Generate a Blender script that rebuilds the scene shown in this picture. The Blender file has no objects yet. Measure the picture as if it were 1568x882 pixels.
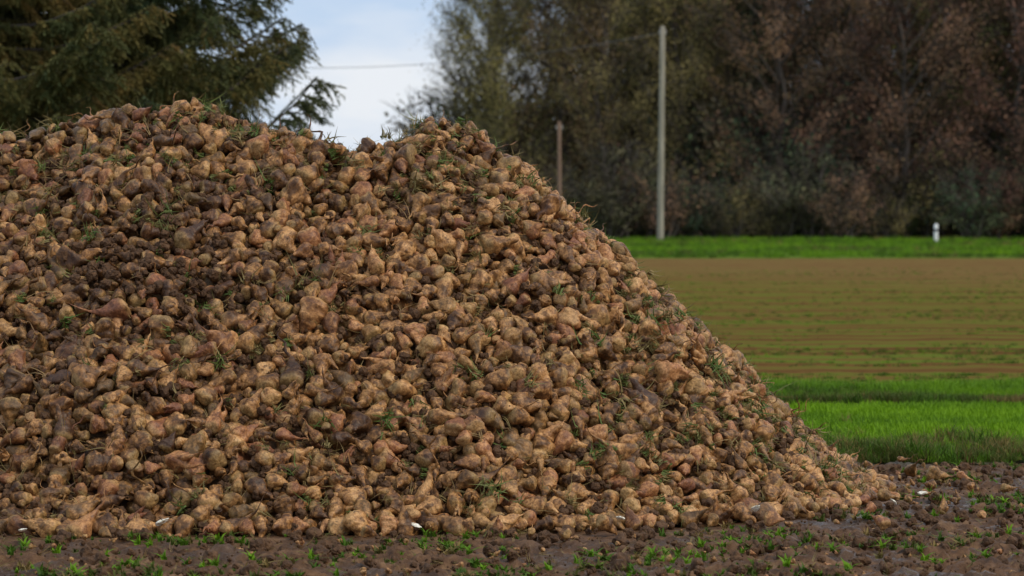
import bpy, math, random
import numpy as np
from mathutils import Vector, Matrix, noise as mnoise
random.seed(7); rng=np.random.default_rng(7)
S=bpy.context.scene
def link(o): S.collection.objects.link(o); return o
# ---------------------------------------------------------------- noise
P=rng.permutation(256); P=np.concatenate([P,P,P])
G=rng.normal(size=(256,2)); G/=np.linalg.norm(G,axis=1)[:,None]
def gn2(x,y):
    x=np.asarray(x,float); y=np.asarray(y,float)
    xi=np.floor(x).astype(int); yi=np.floor(y).astype(int); xf=x-xi; yf=y-yi
    u=xf*xf*xf*(xf*(xf*6-15)+10); v=yf*yf*yf*(yf*(yf*6-15)+10)
    def g(i,j):
        h=P[P[(xi+i)&255]+((yi+j)&255)]
        return G[h,0]*(xf-i)+G[h,1]*(yf-j)
    a=g(0,0)*(1-u)+g(1,0)*u; b=g(0,1)*(1-u)+g(1,1)*u
    return (a*(1-v)+b*v)*1.4
def fbm(x,y,o=4):
    r=0; a=1; f=1
    for i in range(o):
        r=r+a*gn2(x*f+i*17.3,y*f+i*9.1); a*=.5; f*=2.03
    return r
# ---------------------------------------------------------------- node helpers
class M:
    def __init__(s,name,rough=.8,spec=.2):
        s.m=bpy.data.materials.new(name); s.m.use_nodes=True
        s.t=s.m.node_tree; s.b=s.t.nodes['Principled BSDF']
        s.b.inputs['Roughness'].default_value=rough
        s.b.inputs['Specular IOR Level'].default_value=spec
    def n(s,typ,**k):
        nd=s.t.nodes.new(typ)
        for a,b in k.items(): setattr(nd,a,b)
        return nd
    def l(s,a,b): s.t.links.new(a,b)
    def noise(s,vec,scale,detail=4,rough=.55):
        nd=s.n('ShaderNodeTexNoise'); nd.inputs['Scale'].default_value=scale
        nd.inputs['Detail'].default_value=detail; nd.inputs['Roughness'].default_value=rough
        if vec is not None: s.l(vec,nd.inputs['Vector'])
        return nd.outputs['Fac']
    def ramp(s,fac,stops):
        nd=s.n('ShaderNodeValToRGB'); e=nd.color_ramp.elements
        while len(e)<len(stops): e.new(.5)
        for i,(p,c) in enumerate(stops):
            e[i].position=p; e[i].color=(c[0],c[1],c[2],1)
        s.l(fac,nd.inputs[0]); return nd.outputs[0]
    def mix(s,f,a,b,mode='MIX'):
        nd=s.n('ShaderNodeMix',data_type='RGBA',blend_type=mode)
        for sock,v in ((nd.inputs[0],f),(nd.inputs[6],a),(nd.inputs[7],b)):
            if isinstance(v,(int,float)): sock.default_value=v
            elif isinstance(v,tuple): sock.default_value=(v[0],v[1],v[2],1)
            else: s.l(v,sock)
        return nd.outputs[2]
    def math(s,op,a,b=0.,c=0.):
        nd=s.n('ShaderNodeMath',operation=op)
        for i,v in enumerate((a,b,c)):
            if isinstance(v,(int,float)): nd.inputs[i].default_value=v
            else: s.l(v,nd.inputs[i])
        return nd.outputs[0]
    def mr(s,v,a,b,c=0.,d=1.):
        nd=s.n('ShaderNodeMapRange'); nd.interpolation_type='SMOOTHSTEP'
        s.l(v,nd.inputs[0])
        for i,x in enumerate((a,b,c,d)): nd.inputs[i+1].default_value=x
        return nd.outputs[0]
    def attr(s,name,inst=True):
        nd=s.n('ShaderNodeAttribute',attribute_name=name,attribute_type='INSTANCER' if inst else 'GEOMETRY')
        return nd.outputs['Fac']
    def bump(s,h,st=.4,dist=.01):
        nd=s.n('ShaderNodeBump'); nd.inputs['Strength'].default_value=st; nd.inputs['Distance'].default_value=dist
        s.l(h,nd.inputs['Height']); s.l(nd.outputs[0],s.b.inputs['Normal'])
    def base(s,c): s.l(c,s.b.inputs['Base Color'])
def objcoord(m):
    tc=m.n('ShaderNodeTexCoord'); oi=m.n('ShaderNodeObjectInfo')
    r=m.math('MULTIPLY',oi.outputs['Random'],80.)
    cx=m.n('ShaderNodeCombineXYZ'); m.l(r,cx.inputs[0]); m.l(r,cx.inputs[2])
    va=m.n('ShaderNodeVectorMath',operation='ADD'); m.l(tc.outputs['Object'],va.inputs[0]); m.l(cx.outputs[0],va.inputs[1])
    return va.outputs[0], oi.outputs['Random']
# ---------------------------------------------------------------- mesh helpers
def mesh_obj(name,V,F,mat=None,smooth=False,attrs=None,mats=None,midx=None):
    me=bpy.data.meshes.new(name); me.from_pydata([tuple(v) for v in V],[],[tuple(f) for f in F])
    for mm in (mats or ([mat] if mat else [])): me.materials.append(mm)
    if midx is not None: me.polygons.foreach_set('material_index',midx)
    if smooth: me.polygons.foreach_set('use_smooth',[True]*len(me.polygons))
    if attrs:
        for k,v in attrs.items():
            a=me.attributes.new(k,'FLOAT','POINT'); a.data.foreach_set('value',np.asarray(v,np.float32))
    me.update(); return bpy.data.objects.new(name,me)
def instancer(name,pts,rots,scl,idx,tint,coll):
    n=len(pts)
    me=bpy.data.meshes.new(name); me.vertices.add(n)
    me.vertices.foreach_set('co',np.asarray(pts,np.float32).ravel())
    a=me.attributes.new('rot','FLOAT_VECTOR','POINT'); a.data.foreach_set('vector',np.asarray(rots,np.float32).ravel())
    s=np.asarray(scl,np.float32)
    if s.ndim==1: s=np.repeat(s[:,None],3,1)
    a=me.attributes.new('scl','FLOAT_VECTOR','POINT'); a.data.foreach_set('vector',np.ascontiguousarray(s).ravel())
    a=me.attributes.new('pick','INT','POINT'); a.data.foreach_set('value',np.asarray(idx,np.int32))
    a=me.attributes.new('tint','FLOAT','POINT'); a.data.foreach_set('value',np.asarray(tint,np.float32))
    me.update()
    o=link(bpy.data.objects.new(name,me))
    g=bpy.data.node_groups.new(name+'_nodes','GeometryNodeTree')
    g.interface.new_socket('Geometry',in_out='INPUT',socket_type='NodeSocketGeometry')
    g.interface.new_socket('Geometry',in_out='OUTPUT',socket_type='NodeSocketGeometry')
    N=g.nodes; gi=N.new('NodeGroupInput'); go=N.new('NodeGroupOutput')
    ip=N.new('GeometryNodeInstanceOnPoints'); ci=N.new('GeometryNodeCollectionInfo')
    ci.inputs['Collection'].default_value=coll
    ci.inputs['Separate Children'].default_value=True; ci.inputs['Reset Children'].default_value=True
    def na(nm,ty):
        x=N.new('GeometryNodeInputNamedAttribute'); x.data_type=ty; x.inputs['Name'].default_value=nm; return x.outputs['Attribute']
    L=g.links
    L.new(gi.outputs[0],ip.inputs['Points']); L.new(ci.outputs[0],ip.inputs['Instance'])
    ip.inputs['Pick Instance'].default_value=True
    L.new(na('pick','INT'),ip.inputs['Instance Index'])
    er=N.new('FunctionNodeEulerToRotation'); L.new(na('rot','FLOAT_VECTOR'),er.inputs[0]); L.new(er.outputs[0],ip.inputs['Rotation'])
    L.new(na('scl','FLOAT_VECTOR'),ip.inputs['Scale'])
    L.new(ip.outputs[0],go.inputs[0])
    md=o.modifiers.new('scatter','NODES'); md.node_group=g
    return o
def coll(name,objs):
    c=bpy.data.collections.new(name)
    for o in objs: c.objects.link(o)
    return c
# ---------------------------------------------------------------- terrain
def ground_z(x,y):
    y=np.asarray(y,float)
    z=np.interp(y,[-3000,34,60,90,120,135,165,250,400,6000],[0,0,.16,.42,.77,1.02,1.47,1.9,2.0,2.0])
    return z
def soil_edge(x): return 20.2+0.35*gn2(np.asarray(x)*.5+3,np.asarray(x)*0+1.5)+.12*gn2(np.asarray(x)*2.1,np.asarray(x)*0+7.5)
# ---------------------------------------------------------------- pile shape
T=0.93; YR=18.2
RX=np.array([-7.5,-6,-4.6,-3.35,-3.05,-2.75,-2.45,-2.1,-1.87,-1.55,-1.37,-1.05,-.8,-.6,-.4,-.30])
RH=np.array([0.4,1.9,2.27,2.27,2.28,2.32,2.40,2.46,2.37,2.34,2.25,2.06,2.19,2.27,2.31,2.29])
xs=np.linspace(-7.5,-.30,90); hs=np.interp(xs,RX,RH)
yr=YR+0.15*np.sin(xs*1.7+.5)
def pile_h(x,y):
    x=np.asarray(x,float); y=np.asarray(y,float); best=np.full(np.broadcast(x,y).shape,-9.)
    for X,H,Y in zip(xs,hs,yr):
        d=np.sqrt((x-X)**2+(y-Y)**2+.10**2)-.10
        best=np.maximum(best,H-T*d)
    best=best+.10*fbm(x*.9+5,y*.9,3)*np.clip(best*1.2,0,1)+.065*gn2(x*2.4,y*2.4+x*1.3)+.03*gn2(x*5.1,y*5.1)
    best=np.where(best<.20,.20-(.20-best)*.72,best)
    return best
# ---------------------------------------------------------------- materials: beet
m=M('beet_skin',.45,.36); v,r=objcoord(m)
n1=m.noise(v,17,5,.66); n2=m.noise(v,85,3,.7); n3=m.noise(v,24,2,.5)
tint=m.attr('tint')
f=m.math('ADD',n1,m.math('MULTIPLY',m.math('SUBTRACT',tint,.5),.32))
c=m.ramp(f,[(.30,(.055,.023,.009)),(.40,(.130,.060,.021)),(.51,(.32,.155,.052)),(.62,(.53,.280,.105)),(.8,(.70,.44,.21))])
c=m.mix(m.math('MULTIPLY',m.mr(n3,.54,.66),.8),c,(.105,.050,.020))
c=m.mix(m.math('MULTIPLY',m.mr(r,.72,1.),.38),c,(.42,.15,.075))
c=m.mix(m.math('MULTIPLY',m.mr(r,.28,0.),.35),c,(.20,.13,.042))
c=m.mix(m.math('MULTIPLY',m.attr('crown',False),.45),c,(.50,.33,.13))
c=m.mix(.78,c,m.ramp(n2,[(.34,(.38,.31,.24)),(.58,(1.18,1.15,1.1))]),'MULTIPLY')
m.base(c); m.bump(m.math('ADD',n2,n1),.65,.006); BEET=m.m
m=M('cut_beet_flesh',.5,.4); v,r=objcoord(m)
m.base(m.ramp(m.noise(v,40,4),[(.35,(.50,.40,.24)),(.55,(.88,.85,.74))])); FLESH=m.m
m=M('soil_clods',.7,.3); v,r=objcoord(m)
c=m.ramp(m.noise(v,20,4),[(.3,(.034,.015,.006)),(.7,(.135,.066,.027))]); m.base(c); m.bump(m.noise(v,80,3),.5,.01); CLOD=m.m  # soil brown, darkened further to deepen the shade between beets
m=M('leaf_scraps',.6,.3); tint=m.attr('tint')
m.base(m.ramp(tint,[(0.,(.07,.12,.018)),(.3,(.11,.14,.030)),(.5,(.16,.13,.04)),(1.,(.34,.22,.09))])); SCRAP=m.m
# ---------------------------------------------------------------- beet meshes
def beet(name,seed,tail=.07,bend=.0,fat=1.,fork=False):
    rd=random.Random(seed); NS,NR=30,28
    zt=-.095-tail; ztop=.040
    V=[];cr=[];F=[]
    off=Vector((seed*3.1,seed*1.7,seed*.9)); ph=rd.random()*6.28; cut=rd.uniform(.6,.9)
    nl=rd.choice([2,3,3])
    def root(zt,ztop,R,org,dirb,crown=True):
        b0=len(V)
        for i in range(NR+1):
            t=i/NR; z=zt+(ztop-zt)*t**.9
            if z<0:
                q=min(1,z/zt); body=min(1,-z/.120); rr=R*(.76*(1-body**1.15)+.26*(1-q)**.75+.012)
                rr=min(rr,R)
            else:
                q=z/ztop; rr=R*math.sqrt(max(0,1-(q*cut)**2.4))
            for j in range(NS):
                a=2*math.pi*j/NS
                g=1+.08*math.cos(nl*a+ph+z*18)-.09*math.exp(-((math.sin((a-ph-z*6)*.5))/.22)**2)-.09*math.exp(-((math.cos((a-ph-z*6)*.5))/.22)**2)+.025*math.sin(z*230+math.cos(a)*2)
                d=Vector((math.cos(a),math.sin(a),0))
                p=Vector((d.x*rr*g,d.y*rr*g,z))
                ns=mnoise.noise(p*15+off)*.30+mnoise.noise(p*34+off)*.14+mnoise.noise(p*85+off)*.06
                p.x*=1+ns; p.y*=1+ns
                p.z+=mnoise.noise(p*22-off)*.012
                bz=max(0,-p.z)
                p.x+=bend*bz*bz*3.+dirb[0]*bz; p.y+=dirb[1]*bz+mnoise.noise(Vector((bz*25,seed,0)))*bz*.28
                V.append(p+Vector(org)); cr.append(max(0,min(1,(z-.018)/.02)) if crown else 0)
        for i in range(NR):
            for j in range(NS):
                a=b0+i*NS+j; b=b0+i*NS+(j+1)%NS
                F.append((a,b,b+NS,a+NS))
        top=b0+NR*NS; c=len(V); cen=sum((V[top+j] for j in range(NS)),Vector())/NS
        for j in range(NS):
            p=V[top+j].lerp(cen,.5); p.z+=.004+mnoise.noise(p*60+off)*.010; V.append(p); cr.append(1 if crown else 0)
        V.append(cen+Vector((0,0,.003))); cr.append(1 if crown else 0)
        for j in range(NS):
            k=(j+1)%NS
            F.append((top+j,top+k,c+k,c+j)); F.append((c+j,c+k,c+NS))
        F.append(tuple(b0+j for j in reversed(range(NS))))
    root(zt,ztop,.053*fat,(0,0,0),(0,0))
    if fork:
        root(-.07-tail*.8,.02,.036*fat,(.014,0,-.015),(.45,.1),False)
        root(-.06-tail*.6,.02,.028*fat,(-.014,.01,-.01),(-.5,.2),False)
    for p in V: p.z+=.022
    return mesh_obj(name,V,F,BEET,True,{'crown':cr})
def clod(name,seed,mat,flat=1.):
    import bmesh
    bm=bmesh.new(); bmesh.ops.create_icosphere(bm,subdivisions=3,radius=.05)
    off=Vector((seed*5.3,1,seed))
    for vv in bm.verts:
        p=vv.co.copy(); vv.co=p*(1+mnoise.noise(p*22+off)*.5+mnoise.noise(p*55+off)*.22); vv.co.z*=flat
    me=bpy.data.meshes.new(name); bm.to_mesh(me); bm.free(); me.materials.append(mat)
    return bpy.data.objects.new(name,me)
def tuft(name,seed,nb,h,w,spread,mat,droop=.5,segs=3):
    rd=random.Random(seed); V=[];F=[]
    for b in range(nb):
        a=rd.random()*6.283; r0=spread*math.sqrt(rd.random()); aa=rd.random()*6.283
        x,y=r0*math.cos(aa),r0*math.sin(aa); L=h*rd.uniform(.45,1.1); dr=droop*rd.uniform(.3,1.4)
        px,py=-math.sin(a),math.cos(a); k=len(V); ww=w*rd.uniform(.6,1.3)
        for s in range(segs+1):
            t=s/segs; out=L*dr*t*t; z=L*t*(1-.35*dr*t)
            wd=ww*(1-t**1.6)*.5+.0004
            cx,cy=x+math.cos(a)*out,y+math.sin(a)*out
            V.append((cx-px*wd,cy-py*wd,z)); V.append((cx+px*wd,cy+py*wd,z))
        for s in range(segs): F.append((k+2*s,k+2*s+1,k+2*s+3,k+2*s+2))
    return mesh_obj(name,V,F,mat)
kinds=[]
spec=[(.01,0,1.05,0),(.04,.3,1.08,0),(.02,0,1.15,0),(.06,.8,1.,0),(.05,-.5,1.10,0),(.08,.6,.97,0),(.10,1.2,.95,0),(.14,1.4,.9,0),(.12,-1.2,.88,0),(.07,0,1,1),(.10,.5,.95,1),(.035,.2,1.05,0)]
for i,(t,b,fa,fk) in enumerate(spec): kinds.append(beet('k%02d_beet'%i,i+1,t,b,fa,bool(fk)))
NB=len(kinds)
for i in range(3): kinds.append(clod('k%02d_clod'%(NB+i),i+1,CLOD))
for i in range(3): kinds.append(tuft('k%02d_scrap'%(NB+3+i),i+50,16,.11,.010,.04,SCRAP,1.1))
for i in range(2): kinds.append(tuft('k%02d_rootlet'%(NB+6+i),i+60,3,.16,.005,.01,SCRAP,1.2,5))
kinds.append(clod('k%02d_cut'%(NB+8),9,FLESH,.35))
KC=coll('beet_kinds',kinds)
iC,iS,iR,iW=NB,NB+3,NB+6,NB+8
# ---------------------------------------------------------------- scatter pile
cell=.092; grid={}
pts=[];sc=[]
def tryadd(x,y,z,dmin):
    cx,cy,cz=int(x//cell),int(y//cell),int(z//cell)
    for i in (-1,0,1):
        for j in (-1,0,1):
            for k in (-1,0,1):
                q=grid.get((cx+i,cy+j,cz+k))
                if q:
                    for (a,b,c_) in q:
                        if (a-x)**2+(b-y)**2+(c_-z)**2<dmin*dmin: return False
    grid.setdefault((cx,cy,cz),[]).append((x,y,z)); return True
def fill(n,x0,x1,y0,y1,dm,thick):
    X=rng.uniform(x0,x1,n); Y=rng.uniform(y0,y1,n); Hh=pile_h(X,Y); U=rng.random(n)
    ok=Hh>.0
    X,Y,Hh,U=X[ok],Y[ok],Hh[ok],U[ok]
    Z=Hh-U*thick+.02
    SS=rng.normal(.95,.22,len(X)).clip(.45,1.45)
    for x,y,z,s in zip(X,Y,Z,SS):
        z=max(z,.03)
        if tryadd(x,y,z,dm*(.55+.45*s)): pts.append((x,y,z)); sc.append(s)
fill(170000,-4.6,2.7,15.0,18.9,.087,.20)
fill(40000,-7.6,-4.6,15.0,18.9,.10,.13)
fill(60000,-7.6,2.7,18.9,21.6,.10,.13)
n=9000; X=rng.uniform(-6,3.3,n); Y=rng.uniform(14.6,20.2,n); Hh=pile_h(X,Y)
pr=np.exp(Hh*6.5)*(.35); ok=(Hh<=0)&(rng.random(n)<pr*np.where(X>1.3,1.,.30))
for x,y in zip(X[ok],Y[ok]):
    s=random.uniform(.3,.95)
    if tryadd(x,y,.03,.08): pts.append((x,y,.02+.03*s)); sc.append(s*.85)
pts=np.array(pts); sc=np.array(sc); nbt=len(pts); print('beets',nbt)
e=.06; gxp=(pile_h(pts[:,0]+e,pts[:,1])-pile_h(pts[:,0]-e,pts[:,1]))/(2*e); gyp=(pile_h(pts[:,0],pts[:,1]+e)-pile_h(pts[:,0],pts[:,1]-e))/(2*e)
rot=np.zeros((nbt,3))
for i in range(nbt):
    nrm=Vector((-gxp[i],-gyp[i],1)).normalized(); rvv=Vector(rng.normal(size=3)); tg=rvv-nrm*rvv.dot(nrm)*.65
    q=tg.to_track_quat('Z','Y') @ Matrix.Rotation(random.random()*6.283,3,'Z').to_quaternion()
    rot[i]=q.to_euler()
w=np.array([1.,1.1,1.1,1.1,1.1,1.2,1.1,.9,.9,.8,.7,1.1]); w/=w.sum()
idx=rng.choice(NB,nbt,p=w)
tn=rng.normal(.47,.20,nbt)+.20*fbm(pts[:,0]*.7,pts[:,1]*.7+pts[:,2],3)+.06*np.clip(pts[:,0],-4,1.5)  # tint drops leftwards: muddier skins, and the pile's light falloff put into colour
s3=sc[:,None]*rng.uniform(.84,1.18,(nbt,3))
def surf(n,dz0,dz1,bias=None):
    X=rng.uniform(-5.5,2.9,n); Y=rng.uniform(15,19.3,n); Hh=pile_h(X,Y); ok=Hh>.02
    if bias is not None: ok&=rng.random(n)<bias(X,Y,Hh)
    X,Y,Hh=X[ok],Y[ok],Hh[ok]; return np.stack([X,Y,Hh+rng.uniform(dz0,dz1,len(X))],1)
A=[(pts,rot,s3,idx,tn)]
def add(p,idx0,k,s0,s1,up=False,t0=0,t1=1):
    n=len(p); r=rng.uniform(0,6.283,(n,3))
    if up: r[:,0]=rng.normal(0,.5,n); r[:,1]=rng.normal(0,.5,n)
    A.append((p,r,np.repeat(rng.uniform(s0,s1,n)[:,None],3,1),rng.integers(idx0,idx0+k,n),rng.uniform(t0,t1,n)))
add(surf(12000,-.07,.015),iC,3,.15,.6)
def patch(X,Y,H): return np.exp(-((X+2.15)/.42)**2-((H-1.45)/.20)**2)
add(surf(18000,.01,.06,patch),iC,3,.2,.7)
add(surf(17000,-.01,.055,lambda X,Y,H:np.clip(.055+.15*gn2(X*1.3,Y*1.3+4)+.11*(X>.4)+.08*(H>1.9),0,1)),iS,3,.35,1.0,False,.0,.7)
add(surf(3000,-.01,.035),iR,2,.4,1.1,False,.5,1.)
wp=np.array([(.09,15.65,.07),(-.52,15.35,.05),(1.38,16.1,.07),(2.25,16.75,.05),(-2.62,15.2,.04),(-1.9,15.4,.06),(-1.75,15.45,.07),(2.5,17.3,.05),(.6,15.65,.06)])
add(wp,iW,1,.35,.7,True)
cat=[np.concatenate([a[i] for a in A]) for i in range(5)]
pile=instancer('sugar_beet_pile',*cat,KC)
gx=np.arange(-8,3.6,.06); gy=np.arange(14.6,21.9,.06); XX,YY=np.meshgrid(gx,gy); ZZ=pile_h(XX,YY)-.14
V=np.stack([XX,YY,ZZ],-1).reshape(-1,3); nx=len(gx)
F=[(j*nx+i,j*nx+i+1,(j+1)*nx+i+1,(j+1)*nx+i) for j in range(len(gy)-1) for i in range(nx-1) if ZZ[j:j+2,i:i+2].max()>-.05]
core=link(mesh_obj('dark_fill_core',V,F,CLOD,True)); core.parent=pile  # added inner mound, its dark colour stands in for shade between beets
# ---------------------------------------------------------------- ground sheet
def grow(a,step,end,k=1.12):
    o=[];s=step
    while a<end: a+=s; s*=k; o.append(a)
    return o
xc=np.arange(-4.2,4.6,.022); xr=grow(xc[-1],.03,4000); xl=[-v for v in grow(-xc[0],.03,4000)][::-1]
gxx=np.array(xl+list(xc)+xr)
yc=np.arange(12.6,20.8,.022); yu=grow(yc[-1],.04,5000,1.06); yl=[12.6-(v-0) for v in grow(0,.03,600,1.2)][::-1]
gyy=np.array(yl+list(yc)+yu)
XX,YY=np.meshgrid(gxx,gyy); ZZ=ground_z(XX,YY)
near=np.clip((YY-11)/1.5,0,1)*np.clip((soil_edge(XX)+.5-YY)/.5,0,1)*np.clip((7-abs(XX))/2,0,1)
PH=np.full(XX.shape,-9.); mk=(YY>12.5)&(YY<22)&(abs(XX)<8); PH[mk]=pile_h(XX[mk],YY[mk])
prox=np.clip((-PH)/.45,.15,1)
clods=.065*np.abs(fbm(XX*1.5,YY*3.0,4))+.050*np.maximum(0,fbm(XX*5,YY*7,3))+.022*fbm(XX*22,YY*22,2)-.04
ZZ=ZZ+near*clods*prox-near*.015+(1-near)*.02*fbm(XX*.8,YY*.8,2)*np.clip((200-YY)/100,0,1)
ny,nx=XX.shape
me=bpy.data.meshes.new('ground'); V=np.stack([XX,YY,ZZ],-1).reshape(-1,3)
ii=(np.arange(ny-1)[:,None]*nx+np.arange(nx-1)[None,:]).ravel()
Q=np.stack([ii,ii+1,ii+nx+1,ii+nx],1)
me.vertices.add(len(V)); me.vertices.foreach_set('co',V.astype(np.float32).ravel())
me.loops.add(Q.size); me.loops.foreach_set('vertex_index',Q.astype(np.int32).ravel())
me.polygons.add(len(Q)); me.polygons.foreach_set('loop_start',np.arange(0,Q.size,4,dtype=np.int32))
me.polygons.foreach_set('use_smooth',np.ones(len(Q),bool)); me.update(calc_edges=True)
m=M('ground_soil_and_fields',.85,.25)
geo=m.n('ShaderNodeNewGeometry'); pos=geo.outputs['Position']
sp=m.n('ShaderNodeSeparateXYZ'); m.l(pos,sp.inputs[0]); Xc=sp.outputs[0]; Yc=sp.outputs[1]; Zc=sp.outputs[2]
mp=m.n('ShaderNodeMapping'); m.l(pos,mp.inputs[0]); mp.inputs['Scale'].default_value=(.03,.42,0); mp.inputs['Rotation'].default_value=(0,0,math.radians(1.2))
mp2=m.n('ShaderNodeMapping'); m.l(pos,mp2.inputs[0]); mp2.inputs['Scale'].default_value=(.9,1.6,0)
nb=m.noise(pos,1.2,4); nf=m.noise(pos,9,5,.65); nff=m.noise(pos,40,3,.6)
soil=m.ramp(nf,[(.3,(.042,.019,.008)),(.5,(.105,.050,.021)),(.72,(.22,.120,.056))])
soil=m.mix(m.math('MULTIPLY',m.mr(nb,.48,.60),.6),soil,(.042,.022,.011))
yj=m.math('ADD',Yc,m.math('MULTIPLY',m.math('SUBTRACT',nb,.5),1.0))
young=m.ramp(nf,[(.3,(.05,.10,.01)),(.7,(.09,.20,.014))])
verge=m.ramp(nf,[(.3,(.03,.06,.01)),(.7,(.06,.13,.015))])
st=m.noise(mp.outputs[0],1.,5,.7); st2=m.noise(mp2.outputs[0],1.,5,.75)
yy=m.math('SUBTRACT',Yc,m.math('MULTIPLY',Xc,.03))
row=m.math('SINE',m.math('MULTIPLY',yy,6.283/1.5)); row2=m.math('SINE',m.math('MULTIPLY',yy,6.283/4.5))
rowf=m.mr(Yc,55,100,1.,.3)
ff=m.math('ADD',m.math('MULTIPLY',st,.35),m.math('MULTIPLY',st2,.65))
ff=m.math('ADD',ff,m.math('MULTIPLY',m.math('MULTIPLY',row,rowf),.10))
ff=m.math('ADD',ff,m.math('MULTIPLY',row2,.055))
field=m.ramp(ff,[(.32,(.105,.052,.020)),(.45,(.150,.088,.030)),(.54,(.130,.112,.026)),(.68,(.110,.150,.024))])
fb=m.math('MULTIPLY',m.mr(m.math('ADD',Yc,m.math('MULTIPLY',Xc,1.2)),75,115),.55)
field=m.mix(fb,field,m.ramp(ff,[(.34,(.120,.062,.030)),(.62,(.23,.135,.062))]))
far=m.ramp(st2,[(.35,(.07,.11,.02)),(.7,(.12,.20,.03))])
c=m.mix(m.mr(yj,20.0,20.5),soil,(.05,.045,.015))
c=m.mix(m.mr(yj,21.2,21.7),c,young)
c=m.mix(m.mr(yj,26.9,27.1),c,(.030,.036,.010))  # dark green strip: shadow at the verge foot painted into the ground
c=m.mix(m.mr(yj,27.9,28.3),c,verge)
c=m.mix(m.mr(yj,30.7,31.2),c,field)
c=m.mix(m.mr(yj,117,121),c,far)
m.base(c)
ro=m.mr(nb,.48,.60,.7,.30); m.l(ro,m.b.inputs['Roughness'])
m.l(m.mr(Yc,20,24,.30,0.),m.b.inputs['Specular IOR Level'])
m.bump(m.math('ADD',nf,nff),.6,.02)
me.materials.append(m.m); link(bpy.data.objects.new('ground',me))
# ---------------------------------------------------------------- vegetation ground cover
def gmat(name,stops,trans=.25):
    m=M(name,.6,.1); c=m.ramp(m.attr('tint'),stops); m.base(c)
    tr=m.n('ShaderNodeBsdfTranslucent'); m.l(c,tr.inputs[0]); mx=m.n('ShaderNodeMixShader'); mx.inputs[0].default_value=trans
    m.l(m.b.outputs[0],mx.inputs[1]); m.l(tr.outputs[0],mx.inputs[2]); m.l(mx.outputs[0],m.t.nodes['Material Output'].inputs[0]); return m.m
GR=gmat('grass_blades',[(0,(.19,.35,.012)),(.35,(.13,.26,.014)),(.65,(.05,.105,.012)),(.85,(.10,.10,.025)),(1.,(.24,.17,.06))])
gk=[tuft('g%d_low'%i,i+10,24,.07,.008,.10,GR,.5,2) for i in range(3)]+[tuft('g%d_tall'%(i+3),i+20,32,.20,.009,.11,GR,.8) for i in range(3)]+\
   [tuft('g%d_weed'%(i+6),i+30,9,.05,.014,.015,GR,1.1) for i in range(3)]
GC=coll('grass_kinds',gk)
def scatter(name,X,Y,i0,k,s0,s1,tint,dz=0):
    n=len(X); Z=ground_z(X,Y)+dz
    r=np.stack([rng.normal(0,.1,n),rng.normal(0,.1,n),rng.uniform(0,6.28,n)],1)
    return (np.stack([X,Y,Z],1),r,np.repeat(rng.uniform(s0,s1,n)[:,None],3,1),rng.integers(i0,i0+k,n),np.clip(tint,0,1))
def inst(name,parts): 
    c=[np.concatenate([a[i] for a in parts]) for i in range(5)]; return instancer(name,*c,GC)
outside=lambda X,Y: pile_h(X,Y)<-.1
n=10000; X=rng.uniform(-2,11,n); Y=rng.uniform(21.2,26.9,n); k=Y>soil_edge(X)+.9; X,Y=X[k],Y[k]
inst('young_crop',[scatter('',X,Y,0,3,.8,1.3,rng.normal(.12,.12,len(X))+.30*fbm(X*.6,Y*.8,3))])
n=4200; X=rng.uniform(-1,9,n); Y=soil_edge(X)+rng.gamma(2.2,.38,n)-.1
k=outside(X,Y); X,Y=X[k],Y[k]
p=scatter('',X,Y,3,3,.4,1.0,.72+rng.normal(0,.17,len(X))-.25*gn2(X*1.2,Y*1.2)); p[2][:]*=(.8+.6*gn2(X*1.6,Y*1.6))[:,None]
inst('rough_grass_margin',[p])
n=7500; X=rng.uniform(-3,14,n); Y=27.45+3.4*rng.random(n)+.25*gn2(X*.5,X*0)
h=.72+.5*gn2(X*.7,Y*.9)
p=scatter('',X,Y,3,3,.6,.95,.32+.36*fbm(X*.5,Y*.8,2)+rng.normal(0,.12,n)+.42*(Y<28.4)); p[2][:]*=h[:,None]
inst('grass_verge',[p])
n=30000; Y=31.0+ (100-31.0)*rng.random(n)**1.15; X=rng.uniform(-.5,1,n)*Y*.26
Y=np.round((Y-.03*X)/.75)*.75+.03*X+rng.normal(0,.05,n)
k=(gn2(X*.06,Y*.45)+.6*gn2(X*.4,Y*.9)+rng.normal(0,.35,n))>(.22+np.clip((Y-60)/60,0,1)*.5); X,Y=X[k],Y[k]
inst('field_seedlings',[scatter('',X,Y,0,3,.35,.8,rng.normal(.6,.18,len(X)))])
n=9000; X=rng.uniform(-12,45,n); Y=rng.uniform(120,168,n)
p=scatter('',X,Y,3,3,.8,2.0,.45+.6*fbm(X*.1,Y*.2,2)+rng.normal(0,.12,n)); inst('far_grass_strip',[p])
n=7500; X=rng.uniform(-4,5,n); Y=rng.uniform(12.8,20,n)
k=outside(X,Y)&((gn2(X*1.3,Y*1.3)+.5*gn2(X*4,Y*4)+rng.normal(0,.28,n))>.22); X,Y=X[k],Y[k]
inst('soil_weeds',[scatter('',X,Y,6,3,.3,1.3,rng.normal(.62,.25,len(X)).clip(.25,1),.0)])
n=8000; X=rng.uniform(-4.5,5,n); Y=rng.uniform(12.8,20.2,n); k=pile_h(X,Y)<0.03; X,Y=X[k],Y[k]; n=len(X)
r=rng.uniform(0,6.28,(n,3)); s=(.10+.8*rng.random(n)**5)
u=rng.random(n); ix=np.where(u<.08,rng.integers(0,6,n),rng.integers(iC,iC+3,n)); s=np.where(ix<NB,rng.uniform(.10,.32,n),s)
ix=np.where(u>.80,rng.integers(iR,iR+2,n),ix); s=np.where(u>.80,rng.uniform(.2,.7,n),s)
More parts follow.
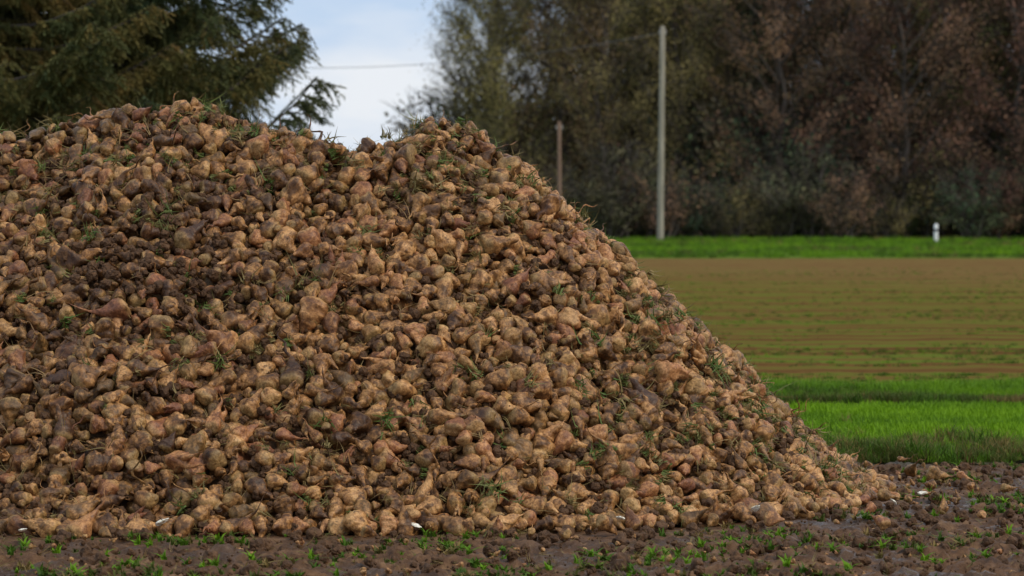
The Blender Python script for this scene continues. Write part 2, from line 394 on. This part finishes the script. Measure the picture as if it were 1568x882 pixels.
instancer('soil_clods',np.stack([X,Y,.0+0*X],1),r,s,ix,rng.uniform(.3,.9,n),KC)
# ---------------------------------------------------------------- trees
def tube(V,F,mi,pl,rl,n=5,m=0):
    k=len(V)
    for i,(p,r) in enumerate(zip(pl,rl)):
        d=(pl[min(i+1,len(pl)-1)]-pl[max(i-1,0)]).normalized()
        a=d.cross(Vector((.3,.9,.1))).normalized(); b=d.cross(a)
        for j in range(n):
            t=6.283*j/n; V.append(p+(a*math.cos(t)+b*math.sin(t))*r)
    for i in range(len(pl)-1):
        for j in range(n):
            F.append((k+i*n+j,k+i*n+(j+1)%n,k+(i+1)*n+(j+1)%n,k+(i+1)*n+j)); mi.append(m)
m=M('bark',.9,.1); tc=m.n('ShaderNodeTexCoord'); m.base(m.ramp(m.noise(tc.outputs['Object'],4,3),[(.3,(.05,.04,.035)),(.7,(.13,.11,.095))])); BARK=m.m
m=M('autumn_leaves',.85,.03)
t=m.attr('tint'); lv=m.attr('leafv',False)
c=m.ramp(t,[(0,(.12,.17,.055)),(.25,(.21,.185,.075)),(.5,(.225,.145,.088)),(.75,(.205,.105,.085)),(1.,(.065,.105,.062))])  # leaf colours lifted: aerial haze is put into the albedo
c=m.mix(m.math('MULTIPLY',lv,.5),c,(.21,.19,.075))
g=m.n('ShaderNodeNewGeometry'); nz=m.noise(g.outputs['Position'],.28,3)
c=m.mix(1.,c,m.ramp(nz,[(.38,(.50,.51,.55)),(.62,(1.45,1.38,1.28))]),'MULTIPLY'); m.base(c); LEAF=m.m
def broadleaf(name,seed,H,R,z0,nlimb,nsub,nleaf,trunk=.22,ls=.2):
    rd=random.Random(seed); V=[];F=[];mi=[]; lvv={}
    def rv(): return Vector((rd.gauss(0,1),rd.gauss(0,1),rd.gauss(0,1)))
    if trunk: tube(V,F,mi,[Vector((rd.gauss(0,.1)*i,rd.gauss(0,.1)*i,H*.85*i/6)) for i in range(7)],[trunk*(1-i/7.5) for i in range(7)],7)
    for l in range(nlimb):
        t=(l+rd.random())/nlimb; zc=z0+(H-z0)*(t*.97)
        prof=math.sqrt(max(.03,1-((t-.38)/.64)**2)) if t>.38 else .78+.22*t/.38
        a=l*2.4+rd.gauss(0,.3); rr=R*prof*rd.uniform(.75,1.08)
        end=Vector((math.cos(a)*rr,math.sin(a)*rr,min(zc+rr*.25,H))); st=Vector((0,0,max(.3,zc-rr*.6)))
        if not trunk: st=Vector((rd.gauss(0,.3),rd.gauss(0,.3),0))
        pl=[st.lerp(end,u)+Vector((0,0,math.sin(u*3.14)*rr*.12))+rv()*.12*u for u in [0,.25,.5,.75,1]]
        tube(V,F,mi,pl,[.09,.07,.05,.035,.015],4)
        lvar=rd.random()
        for s in range(nsub):
            u=rd.uniform(.2,1)**.8; i=min(3,int(u*4)); p=pl[i].lerp(pl[i+1],u*4-i)
            d=((p-Vector((0,0,p.z*.75))).normalized()+rv()*.55+Vector((0,0,.55))).normalized(); L=rd.uniform(1.,2.4)*min(1,R/4)
            q=p+d*L; tube(V,F,mi,[p,q],[.028,.008],3)
            for w_ in range(6):
                b=p.lerp(q,rd.uniform(.2,1)); e=b+(d+rv()*.5).normalized()*rd.uniform(.4,.9)
                tube(V,F,mi,[b,e],[.014,.005],3)
            lden=1 if rd.random()<.85 else .4
            for q_ in range(int(nleaf*lden)):
                b=p.lerp(q,rd.uniform(-.1,1.15))+rv()*.40*min(1,R/4)
                s1=ls*rd.uniform(.5,1.2); n_=rv().normalized(); a1=n_.orthogonal().normalized()*s1; b1=n_.cross(a1)*.65
                k=len(V); V+= [b-a1*.5,b+b1*.5,b+a1*.5,b-b1*.5]; F.append((k,k+1,k+2,k+3)); mi.append(1)
                x=max(0,min(1,lvar*.8+rd.gauss(0,.15)))**2
                for z_ in range(4): lvv[k+z_]=x
    arr=np.zeros(len(V)); 
    for k,x in lvv.items(): arr[k]=x
    return mesh_obj(name,V,F,None,False,{'leafv':arr},[BARK,LEAF],mi)
tk=[broadleaf('t0',1,21,4.8,2.5,34,12,48,.22,.18),broadleaf('t1',2,24,5.5,3.0,38,12,48,.22,.18),broadleaf('t2',3,18,4.6,1.6,36,13,62,.22,.17),broadleaf('t3',4,23,4.2,3,34,12,44,.22,.18),
    broadleaf('t4_shrub',5,4.5,2.4,.3,16,7,30,0,.18),broadleaf('t5_shrub',6,3.2,2.,.2,14,7,30,0,.16)]
TC=coll('tree_kinds',tk)
fp=[];fs=[];fi=[];ft=[]
def T_(x,y,i,s,t): fp.append((x,y,float(ground_z(x,y))-.1)); fs.append(s); fi.append(i); ft.append(t)
px=lambda p,d:(p-784)/4355*d
for p,d,i,s,t in [(760,176,2,.94,.24),(746,181,2,.84,.3),(838,183,2,1.05,.40),(868,178,0,1.0,.45),(925,176,3,.9,.30),(985,182,0,1.,.10),(1045,178,2,.95,.30),(1120,184,1,1.05,.99),(1085,190,3,1.15,.97),
                  (1190,177,0,1.0,.60),(1290,180,1,1.0,.72),(1385,176,0,.98,.66),(1455,181,1,1.,.15),(1560,177,2,1.1,.72),(1660,180,1,1.,.65),(1760,178,0,1,.4)]:
    T_(px(p,d),d,i,s,t)
for d in (187,195,205):
    x=px(900,d)+(d-188)*.1
    while x<75:
        T_(x+random.uniform(-1,1),d+random.uniform(-2,2),random.randint(0,3),random.uniform(.95,1.2),random.choice([.2,.35,.5,.65,.75,.98])); x+=4.0
x=36
while x<75: T_(x,random.uniform(174,182),random.randint(0,3),1.,random.choice([.2,.5,.7])); x+=4.5
x=-3.0
while x<75:
    T_(x,random.uniform(171,177),random.choice([4,5]),random.uniform(.6,1.35),random.choice([.0,.05,.3,.6,.7,.92,.95,.97,1.])); x+=random.uniform(1.0,2.0)
for yy0 in (178,186,194):
    x=-3
    while x<75:
        T_(x,yy0+random.uniform(0,6),4,random.uniform(1.3,2.2),random.choice([.6,.9,1.])); x+=1.6
n=len(fp); r=np.zeros((n,3)); r[:,2]=rng.uniform(0,6.28,n)
instancer('woodland_edge',fp,r,fs,fi,ft,TC)
# ---------------------------------------------------------------- spruces
m=M('spruce_needles',.6,.15); lv=m.attr('leafv',False); t=m.attr('tint')
c=m.ramp(m.math('ADD',m.math('MULTIPLY',lv,.6),m.math('MULTIPLY',t,.5)),[(0,(.040,.068,.036)),(.35,(.085,.100,.036)),(.65,(.18,.155,.05)),(1,(.30,.19,.06))])
m.base(c); NEED=m.m
def spruce_branch(name,seed):
    rd=random.Random(seed); V=[];F=[];mi=[];lvv=[]
    L=4.; ax=[Vector((u*L,rd.gauss(0,.05),-.45*math.sin(u*2.6)+.75*u*u)) for u in [i/10 for i in range(11)]]
    tube(V,F,mi,ax,[.045*(1-i/11)+.005 for i in range(11)],5)
    lvv+=[0]*len(V)
    def needles(a,b,den,lval):
        n=int((b-a).length/den)+1; d=(b-a).normalized()
        for i in range(n):
            p=a.lerp(b,(i+rd.random())/n)
            s=(Vector((rd.gauss(0,1),rd.gauss(0,1),rd.gauss(0,.7)))).normalized(); e=p+(d*.8+s).normalized()*rd.uniform(.045,.085)
            w=d.cross(s).normalized()*.012
            k=len(V); V.extend([p-w,p+w,e]); F.append((k,k+1,k+2)); mi.append(1)
            x=max(0,min(1,lval+rd.gauss(0,.1))); lvv.extend([x]*3)
    def P_(u): i=min(9,int(u*10)); return ax[i].lerp(ax[i+1],u*10-i)
    u=.12
    while u<1:
        p=P_(u)
        for sd in (-1,1):
            tl=(1.15*(1-u)**.6+.18)*rd.uniform(.6,1.1)*(1 if u>.25 else .6); lval=rd.betavariate(1.3,2.5)
            d=Vector((.75,sd*rd.uniform(.4,1.),rd.uniform(-.45,.15))).normalized()
            q=p+d*tl+Vector((0,0,-.28*tl*tl)); 
            k=len(V); tube(V,F,mi,[p,q],[.010,.003],3); lvv.extend([0]*(len(V)-k))
            needles(p,q,.011,lval)
            for j in range(int(tl*14)+1):
                b=p.lerp(q,rd.uniform(.1,1)); e=b+(d*.7+Vector((rd.gauss(0,.4),rd.gauss(0,.4),-rd.uniform(.3,1.4)))).normalized()*rd.uniform(.14,.38)
                needles(b,e,.012,lval)
        u+=rd.uniform(.022,.04)
    needles(ax[7],ax[10],.005,.3)
    return mesh_obj(name,V,F,None,False,{'leafv':lvv},[BARK,NEED],mi)
SC=coll('spruce_kinds',[spruce_branch('s%d'%i,i+3) for i in range(4)])
def spruce(x,y,H,R,tadd,seed,name='spruce_tree',gap=.36):
    rd=random.Random(seed); z=1.8; ps=[];rs=[];ss=[];tt=[];a=0
    while z<H-.3:
        f=(1-z/H)
        for b in range(rd.randint(4,6) if z<7 else 4):
            a+=2.4+rd.gauss(0,.3); l=R*(f**.8)*rd.uniform(.65,1.12)/4
            ps.append((0,0,z+rd.gauss(0,.1))); rs.append((0,rd.gauss(-.08,.10),a)); ss.append((l,l,l*rd.uniform(.8,1.2))); tt.append(max(0,min(1,tadd+rd.gauss(0,.22))))
        z+=gap*rd.uniform(.7,1.4)*(1 if z<7 else 1.5)
    o=instancer(name,ps,rs,ss,[rd.randint(0,3) for _ in ps],tt,SC); o.location=(x,y,float(ground_z(x,y)))
    V=[];F=[];mi=[]; tube(V,F,mi,[Vector((0,0,H*i/8)) for i in range(9)],[.26*(1-i/8.4) for i in range(9)],9)
    t=link(mesh_obj('trunk',V,F,BARK,True)); t.parent=o
spruce(px(118,45),45,13,5.4,.35,3)
spruce(px(-60,42),42,13,4.3,.75,8)
spruce(px(50,55),55,17,5.0,.6,12)
# ---------------------------------------------------------------- poles, wire, marker
m=M('weathered_pole',.8,.2); tc=m.n('ShaderNodeTexCoord'); mp=m.n('ShaderNodeMapping'); mp.inputs['Scale'].default_value=(6,6,.6); m.l(tc.outputs['Object'],mp.inputs[0])
m.base(m.ramp(m.noise(mp.outputs[0],1,5),[(.3,(.20,.18,.14)),(.7,(.40,.36,.29))])); POLE=m.m
m=M('brown_pole',.8,.2); m.b.inputs['Base Color'].default_value=(.22,.14,.10,1); BP=m.m
m=M('metal_dark',.5,.4); m.b.inputs['Base Color'].default_value=(.10,.10,.11,1); DK=m.m
m=M('porcelain',.3,.5); m.b.inputs['Base Color'].default_value=(.3,.28,.25,1); PO=m.m
def pole(name,x,y,h,r,mat,lean=0.):
    V=[];F=[];mi=[]; top=Vector((lean,0,h))
    tube(V,F,mi,[top*(i/6) for i in range(7)]+[top+Vector((0,0,.12))],[r*(1-.25*i/6) for i in range(7)]+[r*.15],12,0)
    for q in (-.16,.16):
        b=top+Vector((q,0,-.40)); tube(V,F,mi,[b,b+Vector((0,0,.08)),b+Vector((0,0,.14)),b+Vector((0,0,.2)),b+Vector((0,0,.26))],[.02,.06,.045,.06,.02],8,2)
    o=link(mesh_obj(name,V,F,None,True,None,[mat,DK,PO],mi)); o.location=(x,y,float(ground_z(x,y))-.05); return o
pole('utility_pole',px(1011,160),160,12.1,.20,POLE,.12)
pole('utility_pole',px(857,166),166,6.9,.14,BP,-.03)
pole('utility_pole',px(-60,160),160,12.0,.17,POLE)
zt=1.6+(365-50)/4355*160
V=[];F=[];mi=[];xa=px(-60,160);xb=px(1016,160)
pl=[]
for i in range(61):
    u=i/60; pl.append(Vector((xa+(xb-xa)*u,160,zt-2.0*(1-(2*u-1)**2))))
tube(V,F,mi,pl,[.018]*61,5); w=link(mesh_obj('overhead_wire',V,F,DK,True))
V=[];F=[];mi=[]
tube(V,F,mi,[Vector((0,0,0)),Vector((0,0,.58))],[.085,.08],8,0)
tube(V,F,mi,[Vector((0,0,.58)),Vector((0,0,.72))],[.083,.081],8,1)
tube(V,F,mi,[Vector((0,0,.72)),Vector((0,0,.90)),Vector((.02,0,.97)),Vector((.03,0,1.0))],[.08,.078,.05,.01],8,0)
m=M('white_plastic',.5,.4); m.b.inputs['Base Color'].default_value=(.8,.8,.8,1)
d=158; o=link(mesh_obj('roadside_marker_post',V,F,None,True,None,[m.m,DK],mi)); o.location=(px(1433,d),d,float(ground_z(0,d))); o.scale=(1.5,1.5,1.05)
# ---------------------------------------------------------------- world, sun, camera
W=bpy.data.worlds.new("World"); S.world=W; W.use_nodes=True; nt=W.node_tree; bg=nt.nodes['Background']
sky=nt.nodes.new('ShaderNodeTexSky'); sky.sky_type='NISHITA'; sky.sun_disc=False
EL,AZ=math.radians(46),math.radians(122)
sky.sun_elevation=EL; sky.sun_rotation=AZ
tc=nt.nodes.new('ShaderNodeTexCoord'); mp=nt.nodes.new('ShaderNodeMapping'); mp.inputs['Scale'].default_value=(1,1,3.2); mp.inputs['Location'].default_value=(.35,0,.1)
no=nt.nodes.new('ShaderNodeTexNoise'); no.inputs['Scale'].default_value=9; no.inputs['Detail'].default_value=5; no.inputs['Roughness'].default_value=.5
rp=nt.nodes.new('ShaderNodeValToRGB'); e=rp.color_ramp.elements; e[0].position=.40; e[0].color=(.50,.63,.82,1); e[1].position=.64; e[1].color=(.79,.82,.87,1)
ml=nt.nodes.new('ShaderNodeMix'); ml.data_type='RGBA'; ml.blend_type='MULTIPLY'; ml.inputs[0].default_value=1; ml.inputs[7].default_value=(10.9,10.9,10.9,1)
mx=nt.nodes.new('ShaderNodeMix'); mx.data_type='RGBA'; mx.inputs[0].default_value=.92
L=nt.links.new; L(tc.outputs['Generated'],mp.inputs[0]); L(mp.outputs[0],no.inputs['Vector']); L(no.outputs['Fac'],rp.inputs[0])
L(rp.outputs[0],ml.inputs[6]); L(sky.outputs[0],mx.inputs[6]); L(ml.outputs[2],mx.inputs[7]); L(mx.outputs[2],bg.inputs[0]); bg.inputs[1].default_value=.1
sd=bpy.data.lights.new('sun','SUN'); sd.energy=1.9; sd.angle=math.radians(12); sd.color=(1,.90,.74)
so=link(bpy.data.objects.new('sun',sd))
dirv=Vector((math.sin(AZ)*math.cos(EL),math.cos(AZ)*math.cos(EL),math.sin(EL)))
so.rotation_euler=dirv.to_track_quat('Z','Y').to_euler()
cd=bpy.data.cameras.new('camera'); cd.lens=100; cd.sensor_width=36; cd.clip_end=9000; cd.clip_start=.5
cd.dof.use_dof=True; cd.dof.focus_distance=16.6; cd.dof.aperture_fstop=3.6
co=link(bpy.data.objects.new('camera',cd)); co.location=(0,0,1.6); co.rotation_euler=(math.radians(89.0),0,0)
S.camera=co
S.view_settings.view_transform='Standard'; S.view_settings.look='None'; S.view_settings.exposure=0
